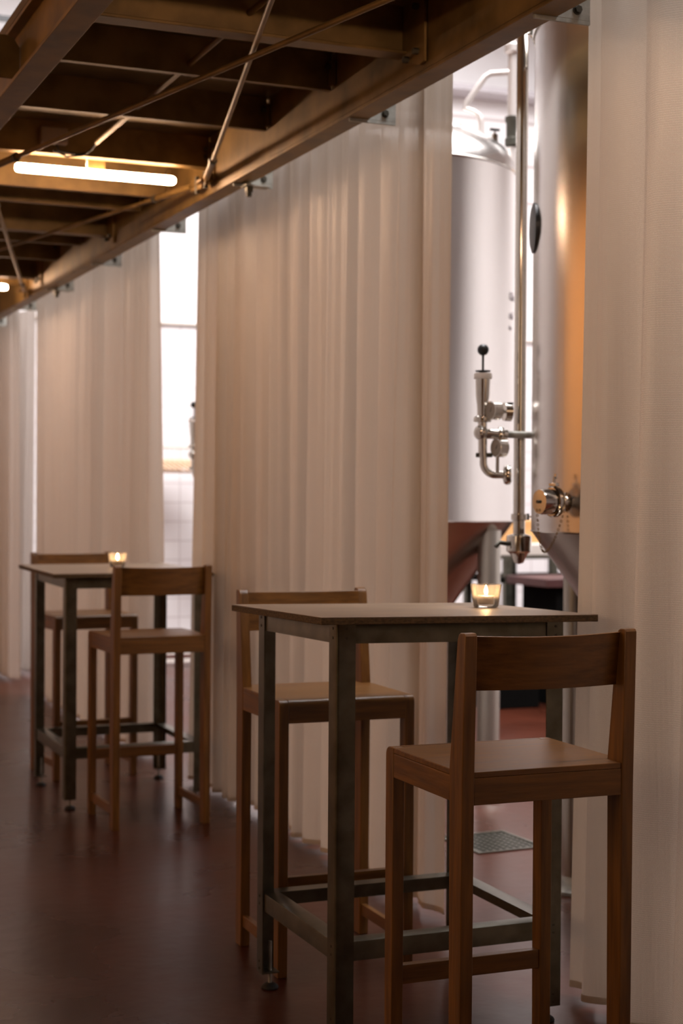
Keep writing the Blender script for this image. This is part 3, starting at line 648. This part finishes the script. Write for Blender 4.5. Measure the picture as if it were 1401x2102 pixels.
# valve assembly (local x runs to the right along the picture plane)
def valve(loc, rz, label, full=True):
    V = thing('sampling_valve', label, 'valve', loc, rz, group='valve and gauge assemblies')
    z0 = -1.622
    Z = lambda z: z + z0
    kn = MB().ball((0, 0, Z(1.854)), 0.0195).build('knob', M_BLACK, V)
    MB().cyl((0, 0, Z(1.783)), (0, 0, Z(1.838)), 0.004, seg=12).build('knob_stem', M_BLACK, V)
    MB().lathe([(0, Z(1.776)), (0.024, Z(1.780)), (0.027, Z(1.784)), (0, Z(1.786))], seg=24).build('knob_plate', M_BLACK, V)
    MB().lathe([(0, Z(1.756)), (0.030, Z(1.756)), (0.031, Z(1.762)), (0.030, Z(1.775)), (0, Z(1.776))], seg=32).build('white_collar', M_WHITEPL, V)
    MB().lathe([(0.018, Z(1.632)), (0.0195, Z(1.67)), (0.0235, Z(1.70)), (0.0255, Z(1.7555))], seg=32).build('cylinder_body', M_CHROME, V)
    MB().lathe([(0.018, Z(1.610)), (0.029, Z(1.611)), (0.031, Z(1.616)), (0.029, Z(1.628)), (0.022, Z(1.632))], seg=32).build('clamp_ring', M_CHROME, V)
    MB().ball((-0.004, 0, Z(1.576)), 0.026).build('valve_ball', M_CHROME, V)
    MB().cyl((0.008, 0, Z(1.572)), (0.085, 0.0, Z(1.570)), 0.017, seg=24).build('side_arm', M_CHROME, V)
    MB().lathe([(0.012, 0), (0.031, 0.002), (0.033, 0.007), (0.031, 0.018), (0.02, 0.022)], (0.052, 0, Z(1.565)), 32, (1, 0, 0)).build('arm_clamp', M_CHROME, V)
    MB().cyl((0.08, 0, Z(1.570)), (0.30, 0.09, Z(1.570)), 0.012, seg=20).build('link_pipe', M_PLATE, V)
    MB().cyl((0.002, 0, Z(1.495)), (0.0, 0, Z(1.615)), 0.0155, seg=24).build('lower_body', M_CHROME, V)
    MB().box(-0.022, 0.034, -0.008, 0.008, Z(1.493), Z(1.508)).build('lever', M_DARK, V, bevel=0.003)
    el = [(0.004, 0, Z(1.50)), (0.004, 0, Z(1.475))] + [(0.004 + 0.04 * (1 - math.cos(a)), 0, Z(1.475) - 0.04 * math.sin(a)) for a in [PI / 2 * k / 8 for k in range(1, 9)]] + [(0.085, 0, Z(1.435))]
    MB().tube(el, 0.0130, 20).build('elbow_pipe', M_CHROME, V)
    MB().lathe([(0.013, 0), (0.030, 0.004), (0.034, 0.012), (0.032, 0.024), (0.02, 0.03)], (0.070, 0, Z(1.435)), 32, (1, 0, 0)).build('elbow_clamp', M_CHROME, V)
    # gauges face left towards the walkway
    for gx, gz, r in ((0.032, 1.648, 0.031), (0.052, 1.524, 0.031)):
        ax = Vector((-0.85, -0.52, 0)).normalized(); c = Vector((gx, -0.035, Z(gz)))
        g = MB().lathe([(0, -0.02), (r, -0.02), (r, 0.012), (r - 0.003, 0.014), (r - 0.003, 0.010), (0, 0.010)], c, 36, ax).build('gauge', M_CHROME, V)
        MB().lathe([(0, 0.0105), (r - 0.0032, 0.0105), (r - 0.0032, 0.0115), (0, 0.0115)], c, 30, ax).build('gauge_face', M_GAUGE, g)
        n_ = MB().cyl(c + ax * 0.0125 + Vector((0, 0, -0.004)), c + ax * 0.0125 + Vector((0.006, -0.005, 0.016)), 0.0012, seg=6).build('needle', M_BLACK, g)
    MB().cyl((0.048, -0.03, Z(1.44)), (0.048, -0.035, Z(1.50)), 0.006, seg=14).build('gauge_stem', M_CHROME, V)
    MB().cyl((0.03, -0.035, Z(1.646)), (0.10, 0.0, Z(1.646)), 0.006, seg=14).build('gauge_stem', M_CHROME, V)
    MB().lathe([(0.010, 0), (0.031, 0.002), (0.032, 0.026), (0.02, 0.03)], (0.068, -0.012, Z(1.646)), 32, (0.9, 0.2, 0)).build('upper_clamp', M_CHROME, V)
    MB().box(0.08, 0.10, -0.03, -0.02, Z(1.672), Z(1.676)).build('clamp_tab', M_BLACK, V)
    return V
v1 = valve((2.478, 4.711, 1.622), -TH, 'valve with black ball knob and two round gauges beside the polished pipe')
v2 = copy_tree(v1); v2.location = (2.63, 8.444, 1.635); v2['label'] = 'far valve with black knob peeking past the wide curtain, by the coat rack'
vp3 = copy_tree(vp); vp3.location = (2.797, 8.488, 0.0); vp3['label'] = 'polished vertical pipe of the far valve, behind the wide curtain'

# pipework over tank 2
cp = thing('dome_pipe', 'bent pale steel pipe rising from the dome of the rear tank', 'pipe', (3.404, 6.506, 2.93))
MB().tube([(0, 0, 0.0), (0, 0, 0.165), (-0.010, 0.004, 0.198), (-0.035, 0.014, 0.215), (-0.071, 0.03, 0.228), (-0.062, 0.026, 0.255), (0.015, -0.006, 0.375), (0.040, -0.014, 0.392), (0.125, -0.05, 0.398)], 0.0145, 14).build('pipe', M_PALEPIPE, cp)
vs = thing('vent_valve', 'small valve with a black handle on top of the rear tank', 'valve', (3.462, 6.482, 2.95))
MB().cyl((0, 0, 0), (0, 0, 0.09), 0.016, seg=16).build('valve_body', M_CHROME, vs)
MB().box(-0.025, 0.025, -0.006, 0.006, 0.105, 0.118).build('handle', M_BLACK, vs, bevel=0.003)
MB().cyl((0, 0, 0.09), (0, 0, 0.106), 0.005, seg=10).build('spindle', M_CHROME, vs)
vp2 = thing('riser_pipe', 'pale vertical riser pipe beside the rear tank', 'pipe', (3.537, 6.453, 0))
MB().cyl((0, 0, 2.0), (0, 0, 4.3), 0.022, seg=24).build('pipe', M_PALEPIPE, vp2)
MB().lathe([(0.0225, 2.98), (0.034, 2.99), (0.034, 3.02), (0.028, 3.025), (0.028, 3.09), (0.034, 3.10), (0.034, 3.12), (0.0225, 3.125)], seg=24).build('coupling', M_DARK, vp2)
MB().lathe([(0.0225, 3.41), (0.038, 3.42), (0.038, 3.45), (0.030, 3.46), (0.030, 3.50), (0.038, 3.51), (0.038, 3.53), (0.0225, 3.54)], seg=24).build('coupling', M_PALEPIPE, vp2)
MB().box(-0.09, -0.035, -0.01, 0.01, 3.47, 3.485).build('lever', M_PLATE, vp2)

# ------------------------------------------------------------------ floor drain
dr = thing('floor_drain', 'square steel drain grate set in the red floor under the nearest stool seat view', 'drain', (2.94, 5.49, 0), 0.05)
dr['label'] = 'square steel drain grate set in the red floor'
MB().box(-0.15, -0.135, -0.16, 0.16, 0.0, 0.006).box(0.135, 0.15, -0.16, 0.16, 0.0, 0.006).box(-0.1349, 0.1349, -0.16, -0.145, 0.0, 0.006).box(-0.1349, 0.1349, 0.145, 0.16, 0.0, 0.006).build('frame', M_STEEL, dr)
MB().box(-0.134, 0.134, -0.144, 0.144, 0.0003, 0.001).build('sump_shade', M_MATTE, dr)  # flat black sheet standing in for the shade of a recess
g = MB()
for i in range(10): g.box(-0.134, 0.134, -0.140 + i * 0.030, -0.132 + i * 0.030, 0.0012, 0.0027)
for i in range(9): g.box(-0.124 + i * 0.030, -0.117 + i * 0.030, -0.144, 0.144, 0.0011, 0.0025)
g.build('grate', M_STEEL, dr)

# ------------------------------------------------------------------ furniture by the far wall
wt = thing('work_table', 'steel work table with a cream board top beyond the tanks', 'table', (5.30, 9.75, 0))
MB().box(0, 1.8, 0.0, 0.7, 0.93, 0.955).build('tabletop', M_STEEL, wt)
for x in (0.03, 0.40, 1.70):
    for y in (0.02, 0.62): MB().box(x, x + 0.05, y, y + 0.05, 0, 0.93).build('leg', M_STEEL, wt)
MB().box(0.0, 1.8, 0.05, 0.65, 0.76, 0.80).build('lower_shelf', M_MATTE, wt)
tag(MB().box(5.25, 7.1, 9.74, 10.4, 0.956, 1.035).build('board', M_CREAM, bevel=0.005), 'thick cream board lying on the steel work table', 'board')
tag(MB().box(5.5, 7.0, 10.0, 10.3, 1.036, 1.20).build('plywood_crate', M_PLY, bevel=0.005), 'light plywood crate on the cream board', 'crate')
bc = thing('bar_counter', 'low black counter with a maroon top beyond the tanks', 'counter', (5.16, 8.9, 0))
MB().box(0, 1.5, 0, 0.55, 0.78, 0.835).build('counter_top', M_MAROON, bc, bevel=0.004)
MB().box(0.10, 1.4, 0.05, 0.5, 0.0, 0.78).build('cabinet', M_MATTE, bc)
tag(MB().box(4.78, 5.14, 8.95, 9.3, 0, 0.42).build('black_crate', M_MATTE, bevel=0.008), 'black box standing on the red floor before the work table', 'box')

# ------------------------------------------------------------------ coat rack by the far wall
cr_ = thing('coat_rail', 'white wall rail carrying wooden coat hangers', 'coat rail', (3.35, 12.62, 1.765))
MB().cyl((-0.2, 0, 0), (1.1, 0, 0), 0.014, seg=12).build('rail', M_WHITEPL, cr_)
for x in (-0.15, 1.05): MB().cyl((x, 0, 0), (x, 0.328, 0), 0.008, seg=10).build('wall_bracket', M_WHITEPL, cr_)
def hanger():
    H = thing('coat_hanger', 'pale wooden coat hanger in the row on the white rail', 'hanger', group='wooden coat hangers')
    MB().tube([(0, 0.0, 0.016), (0, -0.012, 0.010), (0, -0.016, 0.0), (0, -0.01, -0.012), (0, 0.0, -0.03), (0, 0, -0.11)], 0.0035, 8).build('hook', M_WHITEPL, H)
    MB().tube([(0, -0.21, -0.20), (0, -0.18, -0.175), (0, -0.08, -0.125), (0, 0, -0.108), (0, 0.08, -0.125), (0, 0.18, -0.175), (0, 0.21, -0.20)], 0.011, 10).build('shoulder_bar', M_BEIGE, H)
    MB().cyl((0, -0.19, -0.205), (0, 0.19, -0.205), 0.008, seg=10).build('trouser_bar', M_BEIGE, H)
    return H
h0 = hanger(); rn = random.Random(4)
for k in range(13):
    o = h0 if k == 0 else copy_tree(h0)
    o.location = (3.44 + k * 0.043, 12.62, 1.765); o.rotation_euler = (0, 0, rn.uniform(0.67, 0.74))
def coat(x, z0, z1, wd, mat, label):
    b = MB(); n = 24; rows = []
    for j in range(9):
        t = j / 8; z = z1 + (z0 - z1) * t; row = []
        hw = wd * (0.5 + 0.6 * min(1, t * 3)) ; dp = 0.03 + 0.035 * t
        for i in range(n):
            a = 2 * PI * i / n; f = 1 + 0.16 * math.sin(a * 5 + t * 2)
            row.append(b.b.verts.new((dp * math.cos(a) * f, hw * math.sin(a) * f, z)))
        rows.append(row)
    for A, B in zip(rows, rows[1:]):
        for i in range(n): b.b.faces.new((A[i], A[(i + 1) % n], B[(i + 1) % n], B[i]))
    b.b.faces.new(rows[0]); b.b.faces.new(rows[-1][::-1])
    o = b.build('hanging_coat', mat); o.location = (x, 12.60, 0); return tag(o, label, 'coat')
coat(4.01, 0.75, 1.52, 0.11, M_OCHRE, 'ochre coat hanging at the right end of the white rail')
coat(4.14, 0.78, 1.50, 0.11, M_NAVY, 'dark navy coat hanging beside the ochre one')

# ------------------------------------------------------------------ small things
cb = tag(MB().tube([(2.55, 11.9, 0.35), (2.50, 11.9, 0.22), (2.47, 11.88, 0.12), (2.47, 11.86, 0.03), (2.50, 11.8, 0.008), (2.62, 11.7, 0.008)], 0.008, 10).build('hose', M_RUBBER), 'thin black hose hanging to the floor by the far left curtain', 'hose')
tk_ = thing('spotlight_track', 'black track with a round spotlight high at the top left corner', 'spotlight', (2.35, 12.0, 4.95))
MB().box(-1.2, 0.5, -0.02, 0.02, -0.02, 0.02).build('track', M_BLACK, tk_)
MB().lathe([(0, -0.11), (0.06, -0.10), (0.075, -0.05), (0.07, 0), (0, 0.0)], (0.02, 0, -0.02), 24).build('lamp_head', M_BLACK, tk_)
MB().cyl((-0.6, 0, 0.02), (-0.6, 0, 1.05), 0.006, seg=8).build('suspension', M_BLACK, tk_)
